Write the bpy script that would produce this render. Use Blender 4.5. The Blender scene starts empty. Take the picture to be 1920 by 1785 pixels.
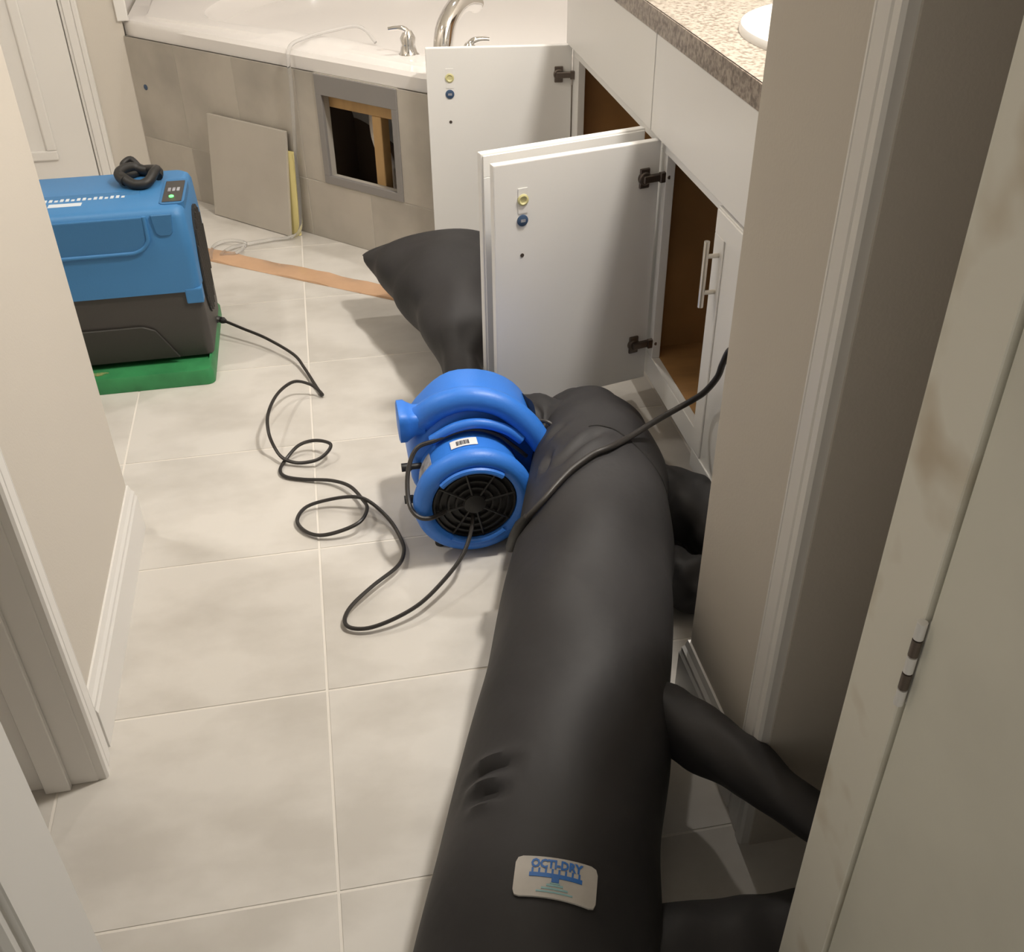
import bpy, bmesh, math, random
from mathutils import Vector, Matrix
from mathutils.bvhtree import BVHTree
random.seed(4)
S = bpy.context.scene
COL = S.collection

# ------------------------------------------------------------------ camera
H = 1.40
cam_d = bpy.data.cameras.new('camera')
cam = bpy.data.objects.new('camera', cam_d)
COL.objects.link(cam)
cam_d.sensor_width = 36.0
cam_d.lens = 36.0 * 1933.26 / 1920.0
cam_d.clip_start = 0.02
PITCH, YAW, ROLL = 0.623738, 0.179430, -0.0113286
fw = Vector((math.sin(YAW) * math.cos(PITCH), math.cos(YAW) * math.cos(PITCH), -math.sin(PITCH)))
rt = Vector((math.cos(YAW), -math.sin(YAW), 0))
up = rt.cross(fw)
r2 = rt * math.cos(ROLL) + up * math.sin(ROLL)
u2 = -rt * math.sin(ROLL) + up * math.cos(ROLL)
mw = Matrix((r2, u2, -fw)).transposed().to_4x4()
mw.translation = (0, 0, H)
cam.matrix_world = mw
S.camera = cam

# ------------------------------------------------------------------ world, exposure, lamps
S.view_settings.view_transform = 'Standard'
S.view_settings.look = 'None'
S.view_settings.gamma = 1.0
S.view_settings.use_curve_mapping = False
S.view_settings.exposure = 0.32
W = bpy.data.worlds.new('dim_adjoining_room')
S.world = W
W.use_nodes = True
W.node_tree.nodes['Background'].inputs[0].default_value = (0.90, 0.84, 0.74, 1)
W.node_tree.nodes['Background'].inputs[1].default_value = 0.33
CEIL = 2.44
LAMPS = [  # x, y, disc diameter, watts, colour
    ((1.00, 1.72), 0.20, 35.0, (1.0, 0.95, 0.88)),
    ((0.58, 3.30), 0.10, 10.0, (1.0, 0.95, 0.88)),
    ((-1.15, 2.25), 0.14, 10.0, (1.0, 0.95, 0.88)),
]
def lamp(xy, dia, watts, colr, parent):
    d = bpy.data.lights.new('bulb_light', 'AREA')
    d.shape = 'DISK'; d.size = dia; d.energy = watts; d.color = colr
    o = bpy.data.objects.new('bulb_light', d); COL.objects.link(o)
    o.parent = parent; o.location = (0, 0, -0.03)
    return o

# ------------------------------------------------------------------ materials
MATS = {}
def mat(name, col, rough=0.5, metal=0.0, var=0.0, scale=8.0, bump=0.0, bscale=60.0, col2=None,
        spec=0.5, coat=0.0, rand=0.0, stretch=None, detail=4.0, lo=0.35, hi=0.65):
    if name in MATS: return MATS[name]
    m = bpy.data.materials.new(name); m.use_nodes = True
    nt = m.node_tree; b = nt.nodes['Principled BSDF']
    b.inputs['Base Color'].default_value = (*col, 1)
    b.inputs['Roughness'].default_value = rough
    b.inputs['Metallic'].default_value = metal
    b.inputs['Specular IOR Level'].default_value = spec
    b.inputs['Coat Weight'].default_value = coat
    tc = nt.nodes.new('ShaderNodeTexCoord')
    src = tc.outputs['Object']
    if rand:
        oi = nt.nodes.new('ShaderNodeObjectInfo')
        va = nt.nodes.new('ShaderNodeVectorMath'); va.operation = 'MULTIPLY_ADD'
        cx = nt.nodes.new('ShaderNodeCombineXYZ')
        nt.links.new(oi.outputs['Random'], cx.inputs[0]); nt.links.new(oi.outputs['Random'], cx.inputs[1])
        va.inputs[1].default_value = (40, 23, 0)
        nt.links.new(cx.outputs[0], va.inputs[0]); nt.links.new(src, va.inputs[2])
        src = va.outputs[0]
    if stretch:
        mp = nt.nodes.new('ShaderNodeMapping'); mp.inputs['Scale'].default_value = stretch
        nt.links.new(src, mp.inputs[0]); src = mp.outputs[0]
    if var or col2:
        n = nt.nodes.new('ShaderNodeTexNoise'); n.inputs['Scale'].default_value = scale
        n.inputs['Detail'].default_value = detail
        nt.links.new(src, n.inputs['Vector'])
        r = nt.nodes.new('ShaderNodeValToRGB')
        c2 = col2 or tuple(c * (1 - var) for c in col)
        r.color_ramp.elements[0].position = lo; r.color_ramp.elements[1].position = hi
        r.color_ramp.elements[0].color = (*c2, 1); r.color_ramp.elements[1].color = (*col, 1)
        nt.links.new(n.outputs['Fac'], r.inputs[0]); nt.links.new(r.outputs[0], b.inputs['Base Color'])
    if bump:
        n2 = nt.nodes.new('ShaderNodeTexNoise'); n2.inputs['Scale'].default_value = bscale
        n2.inputs['Detail'].default_value = 3
        nt.links.new(src, n2.inputs['Vector'])
        bp = nt.nodes.new('ShaderNodeBump'); bp.inputs['Strength'].default_value = bump
        bp.inputs['Distance'].default_value = 0.01
        nt.links.new(n2.outputs['Fac'], bp.inputs['Height']); nt.links.new(bp.outputs[0], b.inputs['Normal'])
    MATS[name] = m
    return m

def emis(name, col, s):
    m = bpy.data.materials.new(name); m.use_nodes = True
    b = m.node_tree.nodes['Principled BSDF']
    b.inputs['Base Color'].default_value = (*col, 1)
    b.inputs['Emission Color'].default_value = (*col, 1); b.inputs['Emission Strength'].default_value = s
    MATS[name] = m
    return m

WALL = mat('beige_wall_paint', (0.64, 0.595, 0.53), 0.75, bump=0.05, bscale=220)
CEILM = mat('ceiling_white', (0.80, 0.78, 0.73), 0.85)
TRIM = mat('white_trim_paint', (0.80, 0.78, 0.75), 0.45)
DOORW = mat('worn_door_paint', (0.84, 0.81, 0.71), 0.5, col2=(0.62, 0.54, 0.41), scale=11, lo=0.33, hi=0.50, detail=2.5)
LEAF = mat('door_leaf_paint', (0.78, 0.76, 0.66), 0.5, var=0.12, scale=5)
TILE = mat('floor_tile_beige', (0.645, 0.615, 0.57), 0.34, col2=(0.54, 0.51, 0.465), scale=4.5, rand=1, detail=8.0, stretch=(1, 1.5, 1), lo=0.36, hi=0.58, bump=0.02, bscale=30)
GROUT = mat('floor_grout', (0.74, 0.70, 0.64), 0.85)
TUBTILE = mat('tub_tile_grey', (0.50, 0.46, 0.40), 0.42, var=0.25, scale=4.0, rand=1, detail=5.0)
TUBGROUT = mat('tub_grout', (0.45, 0.42, 0.37), 0.8)
ACRYL = mat('tub_acrylic', (0.80, 0.77, 0.745), 0.16, spec=0.5)
SURR = mat('tub_surround_white', (0.72, 0.69, 0.67), 0.25)
CAB = mat('cabinet_white', (0.82, 0.81, 0.79), 0.38)
CABIN = mat('cabinet_brown_interior', (0.46, 0.255, 0.10), 0.55, var=0.2, scale=6, stretch=(1, 6, 1))
GRAN = mat('counter_speckle', (0.42, 0.375, 0.32), 0.35, col2=(0.20, 0.165, 0.13), scale=120, detail=5.0, lo=0.38, hi=0.56)
GRANE = mat('counter_edge_speckle', (0.36, 0.30, 0.25), 0.35, col2=(0.13, 0.10, 0.08), scale=110, detail=5.0, lo=0.36, hi=0.62)
CHROME = mat('chrome', (0.85, 0.84, 0.83), 0.08, metal=1.0)
NICKEL = mat('brushed_nickel', (0.66, 0.62, 0.56), 0.3, metal=1.0)
HINGE = mat('dark_hinge_metal', (0.17, 0.14, 0.12), 0.4, metal=0.8)
PORC = mat('white_porcelain', (0.72, 0.71, 0.69), 0.12)
FAB = mat('black_nylon_fabric', (0.032, 0.030, 0.031), 0.6, var=0.3, scale=4, bump=0.22, bscale=14, spec=0.4)
BLUE = mat('fan_blue_plastic', (0.035, 0.20, 0.72), 0.42, bump=0.06, bscale=300)
BLUED = mat('fan_shadow_gap_blue', (0.03, 0.13, 0.50), 0.5)
DBLUE = mat('dehumidifier_blue', (0.05, 0.205, 0.45), 0.5, bump=0.05, bscale=250)
DBLUE2 = mat('dehumidifier_recess_blue', (0.042, 0.17, 0.37), 0.55, bump=0.05, bscale=250)
DGREY = mat('dehumidifier_dark_plastic', (0.055, 0.050, 0.046), 0.55, bump=0.05, bscale=250)
DGREY2 = mat('dehumidifier_darker_plastic', (0.035, 0.033, 0.028), 0.6)
GREEN = mat('green_tray_plastic', (0.04, 0.26, 0.09), 0.45, var=0.3, scale=14)
BLACKP = mat('black_plastic', (0.018, 0.017, 0.016), 0.5)
RUBBER = mat('cord_rubber', (0.028, 0.024, 0.021), 0.45)
TAN = mat('tan_glossy_strip', (0.62, 0.39, 0.24), 0.09, var=0.15, scale=6, bump=0.2, bscale=14)
WOOD = mat('framing_lumber', (0.62, 0.39, 0.17), 0.65, var=0.25, scale=14, stretch=(1, 1, 0.15))
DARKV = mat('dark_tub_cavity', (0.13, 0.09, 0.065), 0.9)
FRAMEG = mat('access_frame_grey', (0.26, 0.245, 0.235), 0.5)
PIPE = mat('cavity_pipe_grey', (0.72, 0.66, 0.60), 0.5)
YELLOW = mat('yellow_board_edge', (0.78, 0.68, 0.30), 0.7)
PANELT = mat('loose_tile_face', (0.52, 0.48, 0.42), 0.4, var=0.12, scale=4.0)
PAPER = mat('white_sticker', (0.80, 0.79, 0.77), 0.5)
INK = mat('dark_print', (0.06, 0.06, 0.07), 0.6)
LBLUE = mat('label_blue_ink', (0.03, 0.17, 0.55), 0.5)
LTEAL = mat('label_teal_ink', (0.30, 0.52, 0.55), 0.5)
LABW = mat('fabric_label_silver', (0.58, 0.545, 0.50), 0.4, var=0.1, scale=30)
NAVY = mat('navy_sticker', (0.05, 0.09, 0.17), 0.4)
BUMP = mat('yellowed_bumper', (0.62, 0.58, 0.30), 0.35)
GREYL = mat('grey_side_label', (0.42, 0.43, 0.47), 0.5, col2=(0.25, 0.25, 0.28), scale=90)
PALETXT = mat('pale_print', (0.62, 0.68, 0.74), 0.5)
LED = emis('green_led', (0.10, 1.0, 0.15), 2.5)
LENS = emis('lamp_lens', (1.0, 0.93, 0.82), 4.0)
def clear():
    m = bpy.data.materials.new('clear_vinyl'); m.use_nodes = True
    b = m.node_tree.nodes['Principled BSDF']
    b.inputs['Base Color'].default_value = (0.92, 0.92, 0.92, 1)
    b.inputs['Transmission Weight'].default_value = 0.9
    b.inputs['Roughness'].default_value = 0.15; b.inputs['IOR'].default_value = 1.2
    return m
CLEAR = clear()

# ------------------------------------------------------------------ mesh helpers
class MB:
    def __init__(s): s.v = []; s.f = []
    def add(s, vs, fs):
        o = len(s.v); s.v += [tuple(v) for v in vs]; s.f += [tuple(i + o for i in f) for f in fs]
        return s
    def box(s, x0, x1, y0, y1, z0, z1):
        return s.add([(x, y, z) for z in (z0, z1) for y in (y0, y1) for x in (x0, x1)],
                     [(0, 2, 3, 1), (4, 5, 7, 6), (0, 1, 5, 4), (2, 6, 7, 3), (0, 4, 6, 2), (1, 3, 7, 5)])
    def prism(s, pts, z0, z1):
        n = len(pts)
        return s.add([(x, y, z0) for x, y in pts] + [(x, y, z1) for x, y in pts],
                     [tuple(range(n - 1, -1, -1)), tuple(range(n, 2 * n))] +
                     [(i, (i + 1) % n, n + (i + 1) % n, n + i) for i in range(n)])
    def rings(s, rs, cap0=True, cap1=True, closed=True):
        n = len(rs[0]); o = []
        for r in rs: o += list(r)
        fs = []
        for k in range(len(rs) - 1):
            for i in range(n if closed else n - 1):
                j = (i + 1) % n
                fs.append((k * n + i, k * n + j, (k + 1) * n + j, (k + 1) * n + i))
        if cap0: fs.append(tuple(range(n - 1, -1, -1)))
        if cap1: fs.append(tuple(range((len(rs) - 1) * n, len(rs) * n)))
        return s.add(o, fs)
    def lathe(s, prof, c=(0, 0, 0), axis='z', n=40, cap0=True, cap1=True):
        rs = []
        for r, h in prof:
            ring = []
            for i in range(n):
                a = 2 * math.pi * i / n
                p, q = r * math.cos(a), r * math.sin(a)
                if axis == 'z': v = (p, q, h)
                elif axis == 'y': v = (p, h, -q)
                else: v = (h, p, q)
                ring.append((v[0] + c[0], v[1] + c[1], v[2] + c[2]))
            rs.append(ring)
        return s.rings(rs, cap0, cap1)
    def sweep(s, pts, rad, n=10, cap=True, flat=None):
        pts = [Vector(p) for p in pts]
        R = rad if isinstance(rad, (list, tuple)) else [rad] * len(pts)
        t0 = (pts[1] - pts[0]).normalized()
        nrm = t0.orthogonal().normalized()
        if flat is not None:
            nrm = Vector((0, 0, 1)).cross(t0).normalized()
        rs = []
        for i, p in enumerate(pts):
            a = pts[max(i - 1, 0)]; b = pts[min(i + 1, len(pts) - 1)]
            t = (b - a).normalized()
            nrm = (nrm - t * nrm.dot(t)).normalized()
            bn = t.cross(nrm)
            k = 1.0 if flat is None else (flat[i] if isinstance(flat, (list, tuple)) else flat)
            rs.append([tuple(p + nrm * (math.cos(2 * math.pi * j / n) * R[i]) + bn * (math.sin(2 * math.pi * j / n) * R[i] * k)) for j in range(n)])
        return s.rings(rs, cap, cap)

def cat(pts, sub=6):
    P = [Vector(p) for p in pts]; o = []
    for i in range(len(P) - 1):
        p0 = P[max(i - 1, 0)]; p1 = P[i]; p2 = P[i + 1]; p3 = P[min(i + 2, len(P) - 1)]
        for k in range(sub):
            t = k / sub
            o.append(0.5 * ((2 * p1) + (p2 - p0) * t + (2 * p0 - 5 * p1 + 4 * p2 - p3) * t * t + (3 * p1 - p0 - 3 * p2 + p3) * t ** 3))
    o.append(P[-1])
    return o
def lerp1(xs, n):
    o = []
    for i in range(n):
        t = i / (n - 1) * (len(xs) - 1); k = min(int(t), len(xs) - 2); f = t - k
        f = f * f * (3 - 2 * f)
        o.append(xs[k] * (1 - f) + xs[k + 1] * f)
    return o

def obj(name, mb, m, parent=None, smooth=False, bevel=0.0, seg=2, loc=None, rotz=None, angle=35):
    me = bpy.data.meshes.new(name)
    me.from_pydata(mb.v, [], mb.f)
    bm = bmesh.new(); bm.from_mesh(me)
    bmesh.ops.recalc_face_normals(bm, faces=bm.faces)
    if bevel:
        es = [e for e in bm.edges if len(e.link_faces) == 2 and e.calc_face_angle(0) > math.radians(angle)]
        bmesh.ops.bevel(bm, geom=es, offset=bevel, segments=seg, profile=0.6, affect='EDGES', clamp_overlap=True)
    bm.to_mesh(me); bm.free()
    for mm in (m if isinstance(m, (list, tuple)) else [m]): me.materials.append(mm)
    o = bpy.data.objects.new(name, me); COL.objects.link(o)
    if parent: o.parent = parent
    if loc: o.location = loc
    if rotz is not None: o.rotation_euler = (0, 0, rotz)
    if smooth:
        for p in me.polygons: p.use_smooth = True
        me.set_sharp_from_angle(angle=math.radians(38))
    return o
def thing(name, label, category, loc=(0, 0, 0), group=None, rotz=0):
    o = bpy.data.objects.new(name, None); COL.objects.link(o)
    o.location = loc; o.rotation_euler = (0, 0, rotz); o.empty_display_size = 0.05
    o['label'] = label; o['category'] = category
    if group: o['group'] = group
    return o
def tag(o, label, category, group=None):
    o['label'] = label; o['category'] = category
    if group: o['group'] = group
    return o
def struct(name, mb, m, label=None, category=None, **k):
    o = obj(name, mb, m, **k); o['kind'] = 'structure'
    if label: o['label'] = label
    if category: o['category'] = category
    return o
def B(*a): return MB().box(*a)

# ------------------------------------------------------------------ structure
fl = struct('floor', B(-1.85, 1.40, -0.60, 4.85, -0.05, -0.0012), GROUT,
            'pale beige square tile floor with thin grout lines', 'floor')
GX, GY, TX, TY = -0.103, 0.921, 0.444, 0.4072
g = 0.0024
tile_me = None
for ix in range(-4, 4):
    for iy in range(-4, 10):
        x0 = GX + ix * TX + g; x1 = GX + (ix + 1) * TX - g
        y0 = GY + iy * TY + g; y1 = GY + (iy + 1) * TY - g
        if tile_me is None:
            t = obj('tile', B(-TX / 2 + g, TX / 2 - g, -TY / 2 + g, TY / 2 - g, -0.0035, 0.0), TILE, fl, bevel=0.0005, seg=1)
            tile_me = t.data
        else:
            t = bpy.data.objects.new('tile', tile_me); COL.objects.link(t); t.parent = fl
        t.location = ((x0 + x1) / 2, (y0 + y1) / 2, 0)

struct('ceiling', B(-1.85, 1.40, 0.45, 4.85, CEIL, CEIL + 0.08), CEILM, 'plain white bathroom ceiling', 'ceiling')
XL, XR = -0.487, 0.530
# left stub wall with the return behind it
struct('wall_left', MB().prism([(-0.60, 1.215), (XL, 1.215), (XL, 1.87), (-1.75, 1.87), (-1.75, 1.76), (-0.60, 1.76)], 0, CEIL), WALL,
       'beige painted stub wall with white baseboard on the left', 'wall')
struct('wall_left_outer', B(-1.85, -1.75, 0.45, 4.14, 0, CEIL), WALL, 'outer beige wall of the left alcove', 'wall')
struct('wall_right', B(XR, 1.30, 0.892, 1.205, 0, CEIL), WALL, 'beige painted partition wall in front of the vanity', 'wall')
struct('wall_right_outer', B(1.30, 1.40, 0.45, 4.85, 0, CEIL), WALL, 'beige wall behind the vanity', 'wall')
struct('wall_back', B(-1.75, -0.635, 4.04, 4.85, 0, CEIL), WALL, 'beige back wall beside the tub with a white door', 'wall')
struct('wall_back_tub', B(-0.635, 1.30, 4.75, 4.85, 0, CEIL), SURR, 'white wall behind the corner bathtub', 'wall')
# entry wall the camera looks through
JL, JR, E0, E1 = -0.290, 0.420, 0.495, 0.592
struct('wall_entry_left', B(-1.75, JL - 0.018, E0 + 0.002, E1 - 0.002, 0, CEIL), WALL, 'near entry wall left of the doorway', 'wall')
struct('wall_entry_right', B(JR + 0.018, 1.30, 0.521, E1 - 0.002, 0, CEIL), WALL, 'near entry wall right of the doorway', 'wall')
struct('wall_entry_header', B(JL - 0.018, JR + 0.018, E0 + 0.002, E1 - 0.002, 2.06, CEIL), WALL, 'wall above the entry doorway', 'wall')

def casing(name, along, a0, a1, face, out, z1, label, lo_edge=None):
    """door casing board with stepped profile. along='y': face at x=face, proud towards out (+-1)"""
    w = a1 - a0
    prof = [(0.0, 0.0), (0.0, 0.011), (0.10, 0.013), (0.16, 0.009), (0.20, 0.015), (0.60, 0.017), (0.68, 0.013), (0.74, 0.019), (0.94, 0.020), (1.0, 0.016), (1.0, 0.0)]
    mb = MB()
    pts = []
    for t, h in prof:
        a = a0 + w * t
        pts.append((face + out * h, a) if along == 'y' else (a, face + out * h))
    mb.prism(pts, 0.0, z1)
    return struct(name, mb, TRIM, label, 'trim')
casing('trim_1', 'y', 1.270, 1.203, XL, 1, 2.08, 'white moulded casing at the near edge of the left wall')
casing('trim_2', 'y', 0.952, 0.884, XR, -1, 2.08, 'white moulded casing at the near edge of the right wall')
# jamb boards facing the camera side
struct('trim_3', MB().box(-0.602, XL + 0.004, 1.200, 1.215, 0, 2.08).box(-0.565, -0.525, 1.188, 1.200, 0, 2.08), TRIM, 'shaded door jamb with stop beside left casing', 'trim', bevel=0.0015, seg=1)
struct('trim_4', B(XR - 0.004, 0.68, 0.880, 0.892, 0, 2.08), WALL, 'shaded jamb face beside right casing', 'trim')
# entry jambs
struct('trim_5', MB().box(JL - 0.018, JL, E0, E1, 0, 2.05), TRIM, 'pale entry door jamb in the lower left foreground', 'trim', bevel=0.0015, seg=1)
casing('trim_6', 'x', JL - 0.006, JL - 0.070, E0, -1, 2.10, 'shaded casing behind the left entry jamb')
struct('trim_7', MB().box(JR, JR + 0.018, 0.5195, E1, 0, 2.05), DOORW, 'stained white entry door jamb in the right foreground', 'trim', bevel=0.001, seg=1)

def baseboard(name, pts, label):
    """pts: list of (x,y) floor line, profile pushed to the left-hand normal"""
    prof = [(0.0, 0.0), (0.014, 0.0), (0.014, 0.085), (0.011, 0.092), (0.011, 0.100), (0.007, 0.108), (0.004, 0.122), (0.0, 0.122)]
    mb = MB(); n = len(prof)
    rs = []
    for i, p in enumerate(pts):
        p = Vector(p); ns = []
        if i > 0: d = (p - Vector(pts[i - 1])).normalized(); ns.append(Vector((-d.y, d.x)))
        if i < len(pts) - 1: d = (Vector(pts[i + 1]) - p).normalized(); ns.append(Vector((-d.y, d.x)))
        if len(ns) == 2:
            m = (ns[0] + ns[1]); m = m / (1 + ns[0].dot(ns[1]))
        else: m = ns[0]
        rs.append([(p.x + m.x * o, p.y + m.y * o, z) for o, z in prof])
    mb.rings(rs)
    return struct(name, mb, TRIM, label, 'baseboard')
baseboard('baseboard_left', [(-0.90, 1.87), (XL, 1.87), (XL, 1.271)], 'white baseboard along the foot of the left wall')
baseboard('baseboard_right', [(XR, 0.953), (XR, 1.205), (0.70, 1.205)], 'white baseboard along the foot of the right wall')

# back wall door
casing('trim_8', 'x', -0.829, -0.770, 4.04, -1, 2.08, 'white casing of the door in the back wall')
dr = struct('door_1', B(-1.60, -0.833, 4.022, 4.038, 0.008, 2.03), TRIM, 'white panelled door standing behind the dehumidifier', 'door')
for z0, z1 in ((0.14, 0.86), (1.02, 1.90)):
    m = MB()
    for (a0, a1, b0, b1) in ((-1.47, -0.955, z0, z0 + 0.035), (-1.47, -0.955, z1 - 0.035, z1), (-1.47, -1.435, z0 + 0.035, z1 - 0.035), (-0.99, -0.955, z0 + 0.035, z1 - 0.035)):
        m.box(a0, a1, 4.012, 4.0225, b0, b1)
    obj('panel_moulding', m, TRIM, dr, bevel=0.005)
# open door leaf on the right with its hinge
leaf = struct('door_2', MB().box(0.4225, 0.4575, -0.26, 0.5150, 0.012, 2.03), LEAF, 'open off-white door leaf filling the right edge', 'door', bevel=0.0015, seg=1)
hg = obj('hinge', MB().box(0.4240, 0.4570, 0.5150, 0.5165, 0.742, 0.836), TRIM, leaf)
for i in range(5):
    z0 = 0.742 + i * 0.0188
    obj('knuckle', MB().lathe([(0.0042, z0 + 0.0008), (0.0042, z0 + 0.018)], (0.4180, 0.5172, 0), n=12), TRIM if i % 2 == 0 else HINGE, hg, smooth=True)

# ceiling lamps (above the frame)
for i, (xy, dia, w, c) in enumerate(LAMPS):
    t = thing('ceiling_light', ['round ceiling light above the vanity', 'round ceiling light above the bathtub', 'round ceiling light above the dehumidifier alcove'][i], 'light', (xy[0], xy[1], CEIL))
    obj('trim_ring', MB().lathe([(dia / 2 + 0.03, 0), (dia / 2 + 0.03, -0.008), (dia / 2 + 0.004, -0.02), (dia / 2 + 0.004, 0.0)], n=40, cap0=False, cap1=False), TRIM, t, smooth=True)
    obj('lens', MB().lathe([(dia / 2, -0.004), (dia / 2, -0.012)], n=40), LENS, t)
    lamp(xy, dia, w, c, t)

# ------------------------------------------------------------------ bathtub and tiled apron
def radial(poly, c, n):
    out = []
    for i in range(n):
        a = 2 * math.pi * i / n; d = Vector((math.cos(a), math.sin(a))); best = 9
        for k in range(len(poly)):
            p = Vector(poly[k]) - Vector(c); q = Vector(poly[(k + 1) % len(poly)]) - Vector(c); e = q - p
            den = d.x * e.y - d.y * e.x
            if abs(den) < 1e-9: continue
            t = (p.x * e.y - p.y * e.x) / den; s_ = (p.x * d.y - p.y * d.x) / den
            if t > 0 and -1e-6 <= s_ <= 1 + 1e-6: best = min(best, t)
        out.append(best)
    return out
Q = 0.70710678
tub = thing('bathtub', 'white acrylic corner bathtub behind grey tiled front', 'bathtub', (0.40, 3.95, 0.0))
poly = [(-0.632, 4.040), (0.330, 3.078), (1.297, 3.078), (1.297, 4.747), (-0.632, 4.747)]
c = (0.42, 3.96); N = 144
ro = radial(poly, c, N)
rin = []
for i in range(N):
    a = 2 * math.pi * i / N
    rin.append(min(ro[i] - 0.17, 0.78))
for _ in range(10): rin = [(rin[i - 1] + 2 * rin[i] + rin[(i + 1) % N]) / 4 for i in range(N)]
def ring(rr, z, dx=0.0, dy=0.0, k=1.0):
    return [(c[0] + math.cos(2 * math.pi * i / N) * rr[i] * k - 0.40 + dx, c[1] + math.sin(2 * math.pi * i / N) * rr[i] * k - 3.95 + dy, z) for i in range(N)]
o_ = lambda d: [max(r - d, 0.02) for r in ro]
i_ = lambda d: [max(r - d, 0.02) for r in rin]
obj('shell', MB().rings([ring(o_(-0.0), 0.552), ring(o_(0.0), 0.590), ring(o_(0.012), 0.602), ring(o_(0.075), 0.604), ring(o_(0.085), 0.612),
                         ring(i_(-0.02), 0.614), ring(i_(0.0), 0.612), ring(i_(0.012), 0.600), ring(i_(0.03), 0.55), ring(i_(0.10), 0.30), ring(i_(0.16), 0.18), ring(i_(0.28), 0.14)], True, True), ACRYL, tub, smooth=True)
ap = thing('tub_apron', 'grey stone-look tiled tub front with square access opening', 'tub front', (-0.635, 4.04, 0))
ang = -math.pi / 4
def apron(mb, name, m, parent, **k):   # u along the diagonal, y depth (negative = out of the face), z
    o = obj(name, mb, m, parent, **k)
    o.rotation_euler = (0, 0, ang)
    return o
U0, U1, ZT = 0.0, 1.358, 0.551
HU0, HU1, HZ0, HZ1 = 0.930, 1.215, 0.228, 0.487
bk = MB()
for (a0, a1, b0, b1) in ((U0, HU0 - .005, 0, ZT), (HU1 + .005, U1, 0, ZT), (HU0 - .005, HU1 + .005, 0, HZ0 - .005), (HU0 - .005, HU1 + .005, HZ1 + .005, ZT)):
    bk.box(a0, a1, -0.0050, 0.030, b0, b1)
apron(bk, 'backer_board', TUBGROUT, ap)
us = [0.0, 0.254, 0.537, 0.820]
for a0, a1 in zip(us[:-1], us[1:]):
    apron(B(a0 + .001, a1 - .001, -0.006, 0.002, 0.002, 0.1985), 'tile', TUBTILE, ap, bevel=0.001, seg=1)
    apron(B(a0 + .001, a1 - .001, -0.006, 0.002, 0.2015, ZT), 'tile', TUBTILE, ap, bevel=0.001, seg=1)
for a0, a1, b0, b1 in ((0.8215, 0.905, .2015, ZT), (0.8215, 1.098, .002, .1985), (1.101, U1, .002, .1985), (1.240, U1, .2015, ZT)):
    apron(B(a0, a1, -0.006, 0.002, b0, b1), 'tile', TUBTILE, ap, bevel=0.001, seg=1)
f = MB()
for (a0, a1, b0, b1) in ((0.906, 1.239, HZ1, ZT - .002), (0.906, 1.239, 0.202, HZ0), (0.906, HU0, HZ0, HZ1), (HU1, 1.239, HZ0, HZ1)):
    f.box(a0, a1, -0.009, 0.004, b0, b1)
apron(f, 'access_frame', FRAMEG, ap, bevel=0.001, seg=1)
apron(MB().box(HU0 - 0.02, HU1 + 0.02, 0.032, 0.075, 0.440, 0.50), 'framing_rail', WOOD, ap, bevel=0.002, seg=1)
apron(MB().box(1.098, 1.135, 0.032, 0.070, 0.009, 0.4395), 'framing_stud', WOOD, ap, bevel=0.002, seg=1)
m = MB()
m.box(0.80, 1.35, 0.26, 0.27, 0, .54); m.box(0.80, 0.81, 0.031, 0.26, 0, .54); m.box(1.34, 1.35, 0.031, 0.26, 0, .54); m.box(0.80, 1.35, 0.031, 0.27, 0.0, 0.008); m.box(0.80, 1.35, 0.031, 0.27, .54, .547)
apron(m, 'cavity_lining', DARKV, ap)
apron(MB().sweep(cat([(1.00, 0.17, 0.50), (1.01, 0.15, 0.42), (1.03, 0.13, 0.34), (1.07, 0.12, 0.27), (1.10, 0.13, 0.20), (1.11, 0.14, 0.05)]), 0.022, n=14), 'drain_pipe', PIPE, ap, smooth=True)
apron(MB().lathe([(0.010, -0.0065), (0.010, -0.0075), (0.004, -0.009)], (0.065, 0, 0.385), 'y', 14), 'drilled_hole_plug', NAVY, ap)
# right-hand part of the apron, behind the far cabinet door
obj('return_panel', MB().box(0.967, 1.93, -0.960, -0.935, 0, ZT), TUBTILE, ap)
# corner trim beside the tub
struct('trim_9', MB().box(-0.648, -0.610, 4.028, 4.040, 0.60, CEIL), TRIM, 'white vertical corner trim above the left tub end', 'trim', bevel=0.003)
struct('wall_tub_side', B(-0.635, -0.6325, 4.0405, 4.75, 0.60, CEIL), SURR, 'white side wall panel at the left end of the tub', 'wall')

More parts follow.
